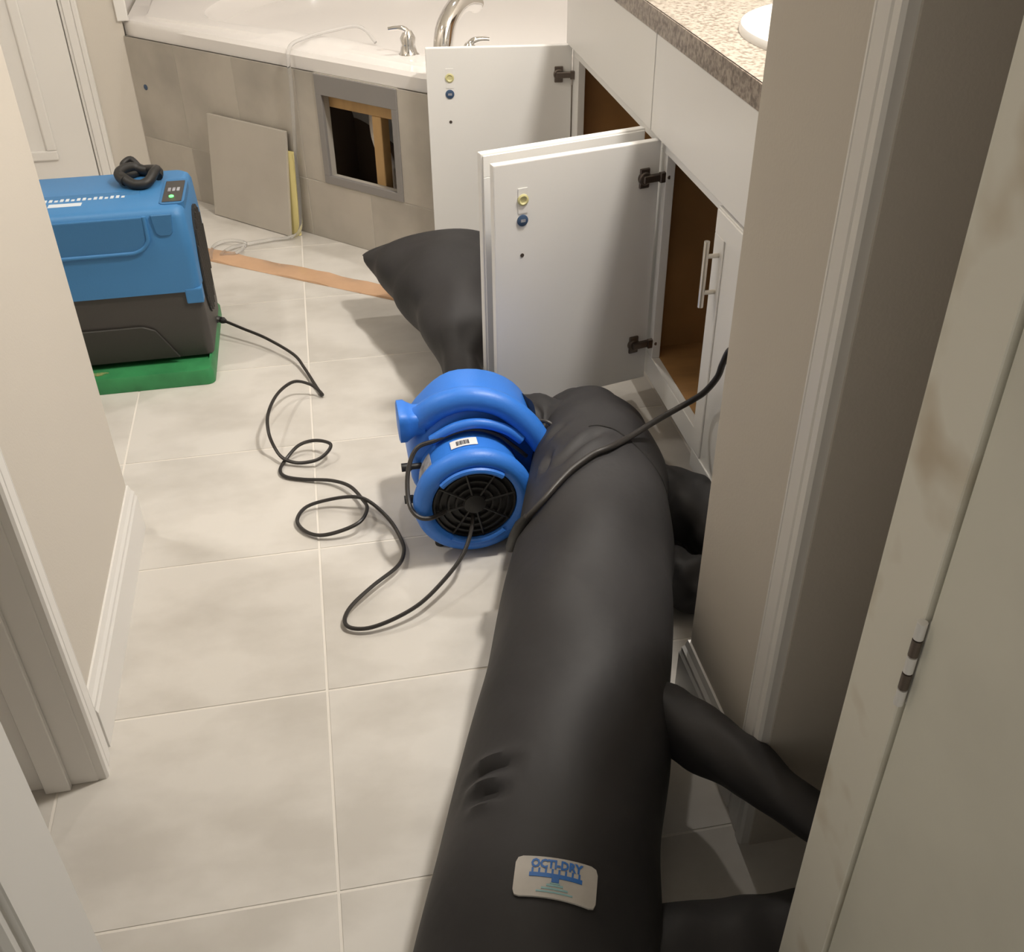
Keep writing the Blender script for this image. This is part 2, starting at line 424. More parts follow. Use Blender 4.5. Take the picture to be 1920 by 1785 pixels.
# faucet on the front deck
fc = thing('tub_faucet', 'chrome arched tub spout on the white deck', 'faucet', (0.392, 3.245, 0.606))
sp = [(0, 0, 0.0), (0.004, 0.004, 0.045), (0.018, 0.022, 0.09), (0.05, 0.055, 0.128), (0.085, 0.09, 0.138), (0.115, 0.12, 0.13), (0.128, 0.133, 0.118)]
pp = cat(sp, 8)
obj('spout', MB().sweep(pp, lerp1([0.031, 0.031, 0.030, 0.027, 0.024], len(pp)), n=20), CHROME, fc, smooth=True)
obj('spout_base', MB().lathe([(0.042, 0), (0.042, 0.006), (0.034, 0.014)], n=28), CHROME, fc, smooth=True)
def tub_handle(loc, rz, label):
    t = thing('faucet_handle', label, 'faucet handle', loc, 'tub faucet handles', rz)
    obj('base', MB().lathe([(0.034, 0), (0.034, 0.004), (0.026, 0.012), (0.022, 0.035), (0.024, 0.052), (0.017, 0.066), (0.012, 0.074)], n=28), CHROME, t, smooth=True)
    p = cat([(0, 0, 0.066), (-0.012, 0, 0.078), (-0.035, 0, 0.082), (-0.058, 0, 0.080)], 5)
    obj('lever', MB().sweep(p, lerp1([0.011, 0.010, 0.007, 0.006], len(p)), n=12), CHROME, t, smooth=True)
    return t
tub_handle((0.294, 3.300, 0.606), 0.0, 'chrome lever handle left of the tub spout')
tub_handle((0.455, 3.120, 0.603), math.pi, 'chrome handle right of the tub spout, mostly behind the cabinet door')

# ------------------------------------------------------------------ loose tile panel leaning on the apron
def lean(name, mb, m, u, gap, tilt, label, category):
    o = obj(name, mb, m, bevel=0.0012, seg=1)
    base = Vector((-0.635, 4.04, 0)) + Vector((Q, -Q, 0)) * u + Vector((-Q, -Q, 0)) * gap
    o.matrix_world = Matrix.Translation(base) @ Matrix.Rotation(ang, 4, 'Z') @ Matrix.Rotation(-tilt, 4, 'X')
    return tag(o, label, category)
lean('access_panel', B(0.0, 0.375, -0.010, 0.0, 0.001, 0.352), PANELT, 0.392, 0.058, 0.120, 'loose grey square tile panel leaning on the tub front', 'tile panel')
lean('backing_board', B(0.0, 0.330, -0.010, 0.0, 0.001, 0.285), YELLOW, 0.460, 0.036, 0.075, 'thin board with yellow edge behind the leaning tile panel', 'board')

# tan strip lying on the floor
st = MB()
a0, a1 = Vector((-0.70, 3.565)), Vector((0.225, 2.89))
d = (a1 - a0).normalized(); nn = Vector((-d.y, d.x)); top = []; L_ = (a1 - a0).length
rs = []
for i in range(25):
    p = a0 + d * (L_ * i / 24); z = 0.004 + 0.0025 * math.sin(i * 0.9) + 0.002 * math.sin(i * 2.3)
    rs.append([tuple((p - nn * .040).to_3d() + Vector((0, 0, 0.0006))), tuple((p + nn * .040).to_3d() + Vector((0, 0, 0.0006))),
               tuple((p + nn * .038).to_3d() + Vector((0, 0, z))), tuple(p.to_3d() + Vector((0, 0, z + .002))), tuple((p - nn * .038).to_3d() + Vector((0, 0, z)))])
st.rings(rs)
tag(obj('floor_strip', st, TAN, smooth=True), 'glossy tan strip lying loose on the floor before the tub', 'strip')

# ------------------------------------------------------------------ vanity
XV, ZD, ZC0, ZC1 = 0.732, 0.693, 0.8986, 0.943
def cabinet(name, y0, y1, label):
    t = thing(name, label, 'cabinet', (XV, (y0 + y1) / 2, 0.0), 'vanity cabinets')
    yc = (y0 + y1) / 2; h = (y1 - y0) / 2
    P = lambda mb, n, m, **k: obj(n, mb, m, t, **k)
    P(B(0.020, 0.565, -h, -h + 0.016, 0.10, 0.895), 'side_panel', [CABIN])
    P(B(0.020, 0.565, h - 0.016, h, 0.10, 0.895), 'side_panel', [CABIN])
    P(B(0.020, 0.549, -h + 0.016, h - 0.016, 0.145, 0.161), 'bottom_panel', CABIN)
    P(B(0.549, 0.565, -h + 0.016, h - 0.016, 0.10, 0.895), 'back_panel', CABIN)
    P(B(0.0, 0.020, -h, -h + 0.038, 0.161, 0.66), 'stile', CAB, bevel=0.001, seg=1)
    P(B(0.0, 0.020, h - 0.07, h, 0.161, 0.66), 'stile', CAB, bevel=0.001, seg=1)
    P(B(0.0, 0.020, -h, h, 0.100, 0.161), 'bottom_rail', CAB, bevel=0.001, seg=1)
    P(B(0.0, 0.020, -h, h, 0.660, 0.895), 'top_rail', CAB)
    P(B(-0.020, -0.001, -h + 0.0015, h - 0.0015, ZD, 0.893), 'drawer_front', CAB, bevel=0.002)
    P(B(0.075, 0.090, -h, h, 0.0, 0.10), 'toe_kick', CAB)
    return t
cab1 = cabinet('vanity_cabinet', 2.182, 2.990, 'white vanity cabinet beside the tub with open doors')
cab2 = cabinet('vanity_cabinet', 1.300, 2.180, 'white vanity cabinet next to the right wall, one door closed')
def strip_hinge(parent, z, w, ysgn):
    hh = obj('hinge', MB().box(0.026, 0.050, 0.0, 0.006, z - 0.022, z + 0.022).box(0.004, 0.045, 0.005, 0.016, z - 0.008, z + 0.008), HINGE, parent, bevel=0.0015, seg=1)
    obj('hinge_cup', MB().lathe([(0.015, 0.0), (0.015, 0.007), (0.012, 0.009)], (0.038, 0, z), 'y', 20), HINGE, hh)
    obj('hinge_plate', MB().box(-0.024, 0.006, 0.008, 0.019, z - 0.011, z + 0.011).lathe([(0.005, 0.019), (0.005, 0.022)], (-0.014, 0, z), 'y', 10), HINGE, hh, bevel=0.001, seg=1)
def vdoor(cabt, hinge, free, label, inner=True, handle=False, marks=False, hinges=True):
    hv, fv = Vector(hinge), Vector(free); dv = fv - hv; w = dv.length
    a = math.atan2(dv.y, dv.x)
    s = 1 if inner else -1
    T = 0.019
    y0, y1 = (-T, 0.0)
    d_ = obj('door', B(0, w, y0, y1, 0.100, 0.688), CAB, cabt, bevel=0.0025)
    d_.location = Vector((hv.x, hv.y, 0)) - cabt.location
    d_.rotation_euler = (0, 0, a)
    d_['label'] = label
    yo = y0 if inner else y1
    fr = MB()
    so = -0.004 if inner else 0.004
    for (x0, x1, z0, z1) in ((0.004, w - .004, .104, .150), (0.004, w - .004, .638, .684), (0.004, .050, .150, .638), (w - .050, w - .004, .150, .638)):
        fr.box(x0, x1, min(yo, yo + so), max(yo, yo + so), z0, z1)
    obj('shaker_frame', fr, CAB, d_, bevel=0.001, seg=1)
    if hinges and inner:
        for z in (0.61, 0.20): strip_hinge(d_, z, w, 1)
    if marks:
        u = w - 0.066
        obj('bumper', MB().lathe([(0.0125, 0.0), (0.0125, 0.003), (0.009, 0.0045), (0.006, 0.002)], (u, 0, 0.607), 'y', 24), BUMP, d_, smooth=True)
        obj('bumper_pad', B(u - .011, u + .011, 0.0, 0.0012, 0.578, 0.632), PAPER, d_)
        nv = obj('round_sticker', MB().lathe([(0.0125, 0.0), (0.0125, 0.0022), (0.011, 0.003)], (u + 0.001, 0, 0.562), 'y', 24), NAVY, d_, smooth=True)
        obj('sticker_mark', MB().prism([(u - .005, .003), (u + .006, .003), (u + .006, .0036), (u - .005, .0036)], 0.559, 0.565), GREYL, nv)
        obj('screw_hole', MB().lathe([(0.0045, 0.0), (0.0045, 0.0008)], (u + 0.002, 0, 0.483), 'y', 12), HINGE, d_)
    if handle:
        hm = MB(); yy = yo + (-0.030 if inner else 0.030)
        hm.lathe([(0.0055, 0.500), (0.0055, 0.634)], (w - 0.035 if inner or True else .035, yy, 0), 'z', 14)
        for z in (0.530, 0.604): hm.lathe([(0.0045, min(yo, yy)), (0.0045, max(yo, yy))], (w - 0.035, 0, z), 'y', 12)
        obj('handle', hm, NICKEL, d_, smooth=True)
    return d_
vdoor(cab1, (0.728, 2.982), (0.316, 3.035), 'far open vanity door with round bumper and sticker', marks=True, handle=False)
vdoor(cab1, (0.712, 2.215), (0.325, 2.118), 'second open vanity door standing behind the nearest one', inner=False, handle=False)
vdoor(cab2, (0.722, 2.128), (0.338, 2.040), 'nearest open vanity door with round bumper and sticker', marks=True)
# closed door: hinge at near end, runs along +y, front faces -x
vdoor(cab2, (0.712, 1.318), (0.712, 1.742), 'closed vanity door with nickel bar handle', inner=False, handle=True, hinges=False)

ct = thing('countertop', 'speckled brown stone-look vanity countertop', 'countertop', (1.0, 2.1, ZC0))
rect = [(0.707, 1.212), (1.298, 1.212), (1.298, 3.010), (0.707, 3.010)]
sc = (1.005, 1.865); SA, SB = 0.222, 0.250
M_ = 120
rr = radial(rect, sc, M_)
# snap samples to corners
angs = [2 * math.pi * i / M_ for i in range(M_)]
outer = [(sc[0] + math.cos(a) * r, sc[1] + math.sin(a) * r) for a, r in zip(angs, rr)]
for cx, cy in rect:
    k = min(range(M_), key=lambda i: (outer[i][0] - cx) ** 2 + (outer[i][1] - cy) ** 2); outer[k] = (cx, cy)
inner = [(sc[0] + math.cos(a) * (SA - .02), sc[1] + math.sin(a) * (SB - .02)) for a in angs]
Lc = lambda P, z: [(x - 1.0, y - 2.1, z) for x, y in P]
mb = MB().rings([Lc(inner, 0.0), Lc(inner, ZC1 - ZC0), Lc(outer, ZC1 - ZC0)], False, False)
mb.rings([Lc(outer, 0.0), Lc(inner, 0.0)], False, False)
obj('slab', mb, GRAN, ct)
obj('front_edge', B(0.7045 - 1.0, 0.707 - 1.0, 1.212 - 2.1, 3.010 - 2.1, -0.001, ZC1 - ZC0 - 0.001), GRANE, ct, bevel=0.001, seg=1)
sk = thing('sink', 'white oval drop-in sink in the speckled countertop', 'sink', (sc[0], sc[1], ZC1))
E_ = lambda k, z, j=0.0: [(math.cos(a) * (SA * k - j), math.sin(a) * (SB * k - j), z) for a in angs]
obj('basin', MB().rings([E_(1, 0.0), E_(1, 0.006), E_(0.985, 0.014), E_(0.95, 0.017), E_(0.90, 0.012), E_(0.87, -0.01), E_(0.80, -0.07), E_(0.62, -0.12), E_(0.3, -0.14), E_(0.08, -0.145)], False, True), PORC, sk, smooth=True)
obj('drain', MB().lathe([(0.022, -0.143), (0.022, -0.140), (0.012, -0.139)], n=20), CHROME, sk)

# ------------------------------------------------------------------ dehumidifier on its green tray
tr = thing('drip_tray', 'green plastic tray under the blue dehumidifier', 'tray', (-0.60, 2.70, 0))
m = MB()
RX0, RX1, RY0, RY1 = -0.27, 0.250, -0.215, 0.215
def rrect(x0, x1, y0, y1, r, z, n=5):
    out = []
    for cx, cy, s in ((x1 - r, y1 - r, 0), (x0 + r, y1 - r, 1), (x0 + r, y0 + r, 2), (x1 - r, y0 + r, 3)):
        for i in range(n + 1):
            a = math.pi / 2 * (s + i / n); out.append((cx + r * math.cos(a), cy + r * math.sin(a), z))
    return out
obj('tray_body', MB().rings([rrect(RX0, RX1, RY0, RY1, .02, 0.0005), rrect(RX0, RX1, RY0, RY1, .02, 0.030), rrect(RX0 + .006, RX1 - .006, RY0 + .006, RY1 - .006, .018, 0.042),
                             rrect(RX0 + .03, RX1 - .012, RY0 + .055, RY1 - .012, .015, 0.044), rrect(RX0 + .034, RX1 - .016, RY0 + .06, RY1 - .016, .015, 0.034)]), GREEN, tr, smooth=True)
obj('worn_mark', MB().rings([[(-0.045 + .022 * math.cos(a) * (1 + .3 * math.sin(3 * a)), -0.182 + .008 * math.sin(a), z) for a in [i * math.pi / 8 for i in range(16)]] for z in (0.0425, 0.0446)]), mat('scuffed_tan_mark', (0.36, 0.30, 0.12), 0.6, col2=(0.08, 0.25, 0.08), scale=120), tr)
dh = thing('dehumidifier', 'blue and charcoal portable dehumidifier on a green tray', 'dehumidifier', (-0.60, 2.56, 0.0445))
X1 = 0.250; X0 = -0.24; D0, D1 = 0.0, 0.310
Z = lambda z: z - 0.0445
obj('lower_housing', MB().rings([rrect(X0, X1, D0 + .012, D1 - .004, .02, Z(0.045)), rrect(X0, X1 + .001, D0 + .006, D1, .022, Z(0.08)), rrect(X0, X1 - .002, D0 + .004, D1, .022, Z(0.236))]), DGREY, dh, smooth=True)
obj('lower_recess', MB().add([(x, y, z) for y in (0.004, -0.0025) for x, z in ((X0 + .02, Z(.05)), (0.165, Z(.05)), (0.115, Z(.135)), (0.085, Z(.148)), (X0 + .02, Z(.148)))],
    [(0, 1, 2, 3, 4), (9, 8, 7, 6, 5)] + [(i, (i + 1) % 5, 5 + (i + 1) % 5, 5 + i) for i in range(5)]), DGREY2, dh, bevel=0.002, seg=1)
uh = obj('upper_housing', MB().rings([rrect(X0, X1 + .001, D0 - .002, D1, .022, Z(0.2365)), rrect(X0, X1 + .001, D0 - .003, D1, .024, Z(0.34)), rrect(X0, X1 - .004, D0 + .000, D1 - .002, .026, Z(0.435)),
                                 rrect(X0 + .004, X1 - .010, D0 + .006, D1 - .008, .026, Z(0.450)), rrect(X0 + .014, X1 - .020, D0 + .018, D1 - .018, .024, Z(0.457))]), DBLUE, dh, smooth=True)
obj('corner_tab', B(X1 - .040, X1 + .0035, D0 - .0035, D0 + .03, Z(0.203), Z(0.245)), DBLUE, uh, bevel=0.004)
obj('front_recess', MB().rings([[(p[0], D0 + y, p[1]) for p in [(X0 + .01, Z(.355)), (.10, Z(.355)), (.132, Z(.362)), (.145, Z(.385)), (.147, Z(.444)), (X0 + .01, Z(.444))]] for y in (-0.0062, 0.004)]), DBLUE2, uh, bevel=0.003)
obj('recess_lip', MB().sweep(cat([(X0 + .01, -0.005, Z(.353)), (.06, -0.005, Z(.353)), (.12, -0.005, Z(.357)), (.147, -0.005, Z(.380)), (.150, -0.004, Z(.41)), (.150, -0.003, Z(.445))], 5), 0.0055, n=10), DBLUE, uh, smooth=True)
obj('side_notch', MB().rings([[(p[0], y, p[1]) for p in [(.170, Z(.40)), (.180, Z(.392)), (.205, Z(.392)), (.212, Z(.40)), (.216, Z(.447)), (.165, Z(.447))]] for y in (-0.0048, 0.004)]), DBLUE2, uh, bevel=0.002, seg=1)
# top details
obj('top_groove', B(X0 + .02, 0.13, 0.125, 0.150, Z(.455), Z(.4582)), DBLUE2, uh, bevel=0.001, seg=1)
pm = MB()
for i in range(16):
    x = -0.115 + i * 0.0135
    pm.box(x, x + 0.008, 0.108, 0.120 + 0.006 * (i % 3), Z(.4566), Z(.4580))
obj('lettering', pm, PALETXT, uh)
obj('white_label', B(-0.085, -0.005, 0.072, 0.094, Z(.4562), Z(.4578)), PALETXT, uh, bevel=0.0005, seg=1)
# control panel set in the top right end
cp = MB().rings([rrect(0.185, 0.246, 0.035, 0.215, .018, Z(.440)), rrect(0.185, 0.246, 0.035, 0.215, .018, Z(.4592))])
cpo = obj('control_panel', cp, DBLUE2, uh, smooth=True)
obj('display', B(0.192, 0.240, 0.048, 0.195, Z(.4590), Z(.4615)), DGREY, cpo, bevel=0.002, seg=1)
for k in range(3): obj('button', B(0.202 + .011 * k, 0.209 + .011 * k, 0.115, 0.14, Z(.461), Z(.463)), GREYL, cpo)
obj('status_light', MB().lathe([(0.006, Z(.4612)), (0.006, Z(.4640)), (0.003, Z(.4655))], (0.214, 0.078, 0), n=14), LED, cpo)
# side grille
gr = obj('side_grille', MB().rings([[(X1 + x, 0.06 + 0.10 + .098 * math.cos(a) * 1.0, Z(.255) + .150 * math.sin(a)) for a in [i * math.pi / 16 for i in range(32)]] for x in (-0.004, 0.0045)]), BLACKP, dh)
for k in range(9):
    y = 0.075 + k * 0.0215; hh = 0.150 * math.sqrt(max(0.05, 1 - ((y - 0.16) / 0.098) ** 2))
    obj('grille_slat', B(X1 + .0045, X1 + .0075, y - .003, y + .003, Z(.255) - hh * .95, Z(.255) + hh * .95), DGREY, gr)
# strap / coiled cord bundle on top
sb = thing('cord_bundle', 'black coiled strap lying on top of the dehumidifier', 'strap', (-0.475, 2.775, 0.4575))
p = [(0.045 * math.cos(t), 0.052 * math.sin(t), 0.012 + 0.006 * math.sin(2.3 * t)) for t in [i * 0.35 for i in range(30)]]
p = [(x * (1 + .12 * math.sin(i)), y * (1 + .1 * math.cos(i * 1.3)), z + i * 0.0004) for i, (x, y, z) in enumerate(p)]
obj('coil', MB().sweep(cat(p, 3), 0.013, n=10), BLACKP, sb, smooth=True)
obj('buckle', MB().sweep(cat([(-0.045, 0.05, 0.010), (-0.05, 0.085, 0.022), (-0.03, 0.10, 0.030), (-0.012, 0.085, 0.016)], 5), 0.008, n=10), BLACKP, sb, smooth=True)

# ------------------------------------------------------------------ blower fan
fan = thing('air_mover', 'bright blue air mover fan with black round grille', 'fan', (0.223, 1.648, 0))
CZ = 0.130
# snail housing
def spiral(y, k=0.0):
    out = []
    for i in range(48):
        a = 2 * math.pi * i / 48
        tb = [(0, .160), (45, .166), (90, .160), (135, .140), (180, .128), (225, .122), (270, .126), (315, .142), (360, .160)]
        dg = math.degrees(a)
        for (d0, r0), (d1, r1) in zip(tb, tb[1:]):
            if d0 <= dg <= d1: q_ = (dg - d0) / (d1 - d0); q_ = q_ * q_ * (3 - 2 * q_); r = r0 + (r1 - r0) * q_; break
        r -= k
        x = 0.012 + r * math.cos(a); z = max(CZ + r * math.sin(a), 0.006 + 0.2 * k)
        out.append((x, y, z))
    return out
obj('housing', MB().rings([spiral(0.130, .016), spiral(0.136, .006), spiral(0.15, 0), spiral(0.275, 0), spiral(0.29, .006), spiral(0.296, .018)]), BLUE, fan, smooth=True)
obj('drum', MB().lathe([(0.104, 0.135), (0.106, 0.03)], (0.004, 0, CZ), 'y', 56, False, False), BLUE, fan, smooth=True)
obj('front_ring', MB().lathe([(0.100, 0.045), (0.112, 0.044), (0.121, 0.036), (0.1245, 0.024), (0.122, 0.012), (0.113, 0.003), (0.103, 0.0), (0.094, 0.002), (0.0875, 0.008), (0.086, 0.030)], (0, 0, CZ), 'y', 64, False, False), BLUE, fan, smooth=True)
obj('ring_lip', MB().sweep([(0.089 * math.cos(a), -0.001 + 0.0, CZ + 0.089 * math.sin(a)) for a in [math.radians(50 + i * 4) for i in range(23)]], 0.0065, n=8), BLUE, fan, smooth=True)
obj('ring_lip', MB().sweep([(0.089 * math.cos(a), -0.001, CZ + 0.089 * math.sin(a)) for a in [math.radians(235 + i * 4) for i in range(20)]], 0.0055, n=8), BLUE, fan, smooth=True)
gl = obj('grille', MB().lathe([(0.0865, 0.022), (0.0865, 0.016)], (0, 0, CZ), 'y', 48), BLACKP, fan)
for r in (0.022, 0.038, 0.054, 0.070, 0.083):
    obj('grille_ring', MB().lathe([(r + .003, 0.0158), (r + .002, 0.009), (r - .002, 0.009), (r - .003, 0.0158)], (0, 0, CZ), 'y', 40, False, False), BLACKP, gl, smooth=True)
for i in range(8):
    a = i * math.pi / 4 + .2
    obj('grille_spoke', MB().sweep([(0.02 * math.cos(a), 0.010, CZ + .02 * math.sin(a)), (0.085 * math.cos(a), 0.010, CZ + .085 * math.sin(a))], 0.003, n=6), BLACKP, gl)
obj('hub', MB().lathe([(0.024, 0.016), (0.022, 0.006), (0.010, 0.003)], (0, 0, CZ), 'y', 24), BLACKP, gl, smooth=True)
# carrying handle arching over the drum, flared outlet foot at its left end
hp = cat([(-0.108, 0.165, 0.243), (-0.085, 0.160, 0.252), (-0.045, 0.150, 0.285), (0.012, 0.140, 0.300), (0.075, 0.130, 0.285), (0.125, 0.118, 0.243), (0.158, 0.105, 0.195), (0.168, 0.100, 0.165)], 8)
obj('handle', MB().sweep(hp, lerp1([0.028, 0.028, 0.027, 0.026, 0.026, 0.026, 0.024, 0.015], len(hp)), n=18), BLUE, fan, smooth=True)
obj('handle_rib', MB().sweep(cat([(-0.070, 0.118, 0.222), (-0.02, 0.112, 0.252), (0.03, 0.108, 0.258), (0.08, 0.105, 0.240), (0.115, 0.10, 0.212)], 6), 0.011, n=10), BLUE, fan, smooth=True)
obj('outlet_flange', MB().rings([[(x, 0.165 + hy * math.copysign(abs(math.cos(a)) ** .5, math.cos(a)), 0.247 + hz * math.copysign(abs(math.sin(a)) ** .5, math.sin(a))) for a in [i * math.pi / 14 + .01 for i in range(28)]]
                                 for x, hy, hz in ((-0.080, .030, .025), (-0.100, .032, .026), (-0.112, .038, .031), (-0.119, .042, .036), (-0.132, .042, .036), (-0.134, .037, .031))]), BLUE, fan, smooth=True)
for ky, kz in ((0.122, 0.160), (0.110, 0.085)):
    obj('knob', MB().lathe([(0.009, -0.140), (0.009, -0.122), (0.0065, -0.118), (0.0065, -0.095)], (0.004, ky, kz), 'x', 14), BLACKP, fan, smooth=True)
# stickers wrapped on the drum
def wrap(a0, a1, y0, y1, r, n=10):
    top = []; 
    rs = []
    for i in range(n + 1):
        a = math.radians(a0 + (a1 - a0) * i / n)
        rs.append([(0.004 + rr_ * math.cos(a), yy, CZ + rr_ * math.sin(a)) for rr_, yy in ((r, y0), (r, y1), (r + .0007, y1), (r + .0007, y0))])
    return MB().rings(rs)
sl = obj('barcode_label', wrap(82, 112, 0.066, 0.092, 0.1064), PAPER, fan)
bb = MB()
for k in range(11):
    a = 91 + k * 1.35
    w_ = wrap(a, a + (0.7 if k % 3 else 1.0), 0.071, 0.085, 0.1072, 1); bb.add(w_.v, w_.f)
obj('barcode', bb, INK, sl)
obj('side_label', wrap(140, 192, 0.040, 0.108, 0.1064, 14), GREYL, fan)
for s in (-0.07, 0.08):
    for fy, fh in ((0.21, 0.02), (0.055, 0.04)):
        obj('foot', MB().lathe([(0.012, 0.0005), (0.012, fh - .008), (0.009, fh)], (s, fy, 0), n=14), BLACKP, fan)
# cord wound around the drum
wd = cat([(-0.060, 0.010, CZ - .012), (-0.095, -0.006, CZ - .012), (-0.120, 0.0, CZ - .006), (-0.132, 0.03, CZ + 0.01), (-0.126, 0.075, CZ + .05), (-0.103, 0.105, CZ + .085), (-0.062, 0.108, CZ + .098), (0.004, 0.108, CZ + .117), (0.060, 0.106, CZ + .100), (0.098, 0.10, CZ + .068), (0.125, 0.098, CZ + .04)], 7)
obj('wrapped_cord', MB().sweep(wd, 0.0048, n=8), RUBBER, fan, smooth=True)
wd = cat([(0.158, 0.13, CZ + .105), (0.182, 0.115, CZ + .10), (0.196, 0.09, CZ + .06), (0.190, 0.06, CZ + .01), (0.168, 0.035, CZ - .04), (0.155, 0.02, CZ - .075), (0.145, 0.03, CZ - .10)], 7)
obj('wrapped_cord', MB().sweep(wd, 0.0042, n=8), RUBBER, fan, smooth=True)

# ------------------------------------------------------------------ black inflated duct manifold
dm = thing('fabric_air_duct', 'long black inflated fabric air duct with side arms on the floor', 'air duct', (0.30, 1.2, 0))
DO = Vector((0.30, 1.2, 0))
GROOVES = [((0.098, 0.893, .240), (0.158, 0.874, .292), .012, .010), ((0.094, 0.849, .255), (0.135, 0.836, .288), .010, .009), ((0.375, 1.558, .272), (0.480, 1.632, .294), .012, .011), ((0.352, 1.575, .245), (0.372, 1.640, .250), .010, .010), ((0.385, 1.69, .235), (0.425, 1.72, .262), .008, .010), ((0.20, 0.97, .262), (0.16, 0.985, .23), .006, .010)]
def groove(q, inward):
    for a, b, dep, wid in GROOVES:
        a = Vector(a); b = Vector(b); ab = b - a
        t = max(0.0, min(1.0, (q - a).dot(ab) / ab.length_squared))
        d = (q - (a + ab * t)).length; e = 1 - (2 * t - 1) ** 2 * 0.8
        if d < wid * 4: q = q + inward * (dep * e * (math.exp(-(d / wid) ** 2) - 0.55 * math.exp(-((d - wid * 1.9) / wid) ** 2)))
    return q
def fabric(name, path, rad, parent, n=40, flat=1.0, wr=0.004, seed=0, sub=10, label=None, floor=0.002, vshift=None):
    rnd = random.Random(seed); ph = [rnd.uniform(0, 6.28) for _ in range(8)]
    P = cat(path, sub); R = lerp1(rad, len(P)) if len(rad) != len(path) else None
    if R is None:
        R = []
        for i in range(len(path) - 1):
            for k in range(sub):
                t = k / sub; t = t * t * (3 - 2 * t); R.append(rad[i] * (1 - t) + rad[i + 1] * t)
        R.append(rad[-1])
    FL = lerp1(flat, len(P)) if isinstance(flat, (list, tuple)) else [flat] * len(P)
    rs = []; nrm = None
    for i, p in enumerate(P):
        t = (P[min(i + 1, len(P) - 1)] - P[max(i - 1, 0)]).normalized()
        s_ = Vector((0, 0, 1)).cross(t)
        nrm = s_.normalized() if s_.length > 1e-4 else nrm
        bn = t.cross(nrm)
        rg = []; w_ = i * 10.0 / sub
        for j in range(n):
            a = 2 * math.pi * j / n
            k = wr * (math.sin(3 * a + ph[0] + w_ * 0.23) * math.sin(w_ * 0.31 + ph[1]) + 0.6 * math.sin(5 * a + ph[2] - w_ * 0.37) + 0.5 * math.sin(2 * a + w_ * 0.55 + ph[3]))
            r = R[i] + k * min(1.0, R[i] / 0.06)
            q = p + nrm * (math.cos(a) * r) + bn * (math.sin(a) * r * FL[i])
            if name == 'main_tube': q = groove(q, (p - q).normalized())
            rg.append((q.x - DO.x, q.y - DO.y, max(q.z, floor)))
        rs.append(rg)
    o = obj(name, MB().rings(rs), FAB, parent, smooth=True)
    if label: o['label'] = label
    return o
main = fabric('main_tube', [(0.02, 0.22, .145), (0.07, 0.42, .147), (0.140, 0.66, .150), (0.204, 0.84, .150), (0.288, 1.07, .150), (0.362, 1.285, .150), (0.428, 1.48, .150), (0.478, 1.65, .145), (0.500, 1.78, .135), (0.505, 1.88, .125), (0.503, 1.95, .118), (0.501, 1.985, .115)],
              [.150, .152, .152, .151, .150, .150, .148, .142, .130, .110, .075, .03], dm, n=120, wr=0.0028, seed=2, sub=26)
fabric('sleeve', [(0.365, 1.85, .16), (0.395, 1.85, .155), (0.44, 1.83, .145), (0.49, 1.81, .14)], [.085, .082, .095, .10], dm, n=30, wr=0.006, seed=5, sub=6)
fabric('arm', [(0.36, 1.08, .12), (0.41, 1.035, .150), (0.447, 0.965, .178), (0.485, 0.88, .205), (0.523, 0.800, .218), (0.565, 0.73, .222), (0.60, 0.70, .220)], [.060, .056, .050, .042, .034, .030, .02], dm, n=28, wr=0.003, seed=7, sub=8)
fabric('arm', [(0.22, 0.678, .088), (0.32, 0.672, .085), (0.40, 0.668, .082), (0.47, 0.668, .080), (0.54, 0.672, .078), (0.62, 0.68, .076), (0.68, 0.69, .07)], [.082, .080, .077, .074, .070, .066, .04], dm, n=30, wr=0.0015, seed=9, sub=8)
fabric('arm', [(0.50, 1.66, .09), (0.59, 1.655, .085), (0.65, 1.63, .078), (0.705, 1.56, .075), (0.735, 1.46, .07), (0.745, 1.40, .06)], [.085, .082, .076, .07, .06, .03], dm, n=28, wr=0.007, seed=11, sub=8)
fabric('arm', [(0.46, 1.46, .07), (0.55, 1.445, .065), (0.60, 1.42, .06), (0.64, 1.38, .055), (0.655, 1.33, .05)], [.06, .058, .055, .048, .02], dm, n=26, wr=0.006, seed=13, sub=8)
# far arm, widening towards the tub
fabric('arm', [(0.300, 1.985, .100), (0.280, 2.06, .125), (0.276, 2.19, .145), (0.306, 2.40, .160), (0.308, 2.58, .172), (0.300, 2.72, .180), (0.298, 2.80, .182), (0.298, 2.822, .182)], [.035, .042, .050, .115, .164, .196, .214, .218], dm, n=64,
       flat=[1.0, 1.0, 0.95, 0.85, 0.70, 0.50, 0.26, 0.04], wr=0.004, seed=15, sub=10, label='far arm widening towards the tub')
# sewn seam ring
def on_tube(pt):  # drop a world xy onto the main tube
    h = bvh.ray_cast(Vector((pt[0] - DO.x, pt[1] - DO.y, 1.0)), Vector((0, 0, -1)))
    return h[0]
bvh = BVHTree.FromPolygons([v.co.copy() for v in main.data.vertices], [tuple(p.vertices) for p in main.data.polygons])
seam = []
for i in range(19):
    t = i / 18
    x = 0.455 + 0.125 * t; y = 1.655 - 0.010 * t - 0.125 * t * t
    h = on_tube((x, y))
    if h: seam.append((h.x, h.y, h.z + 0.0008))
if len(seam) > 4: obj('seam', MB().sweep(cat(seam, 3), 0.0016, n=6), BLACKP, dm, smooth=True)

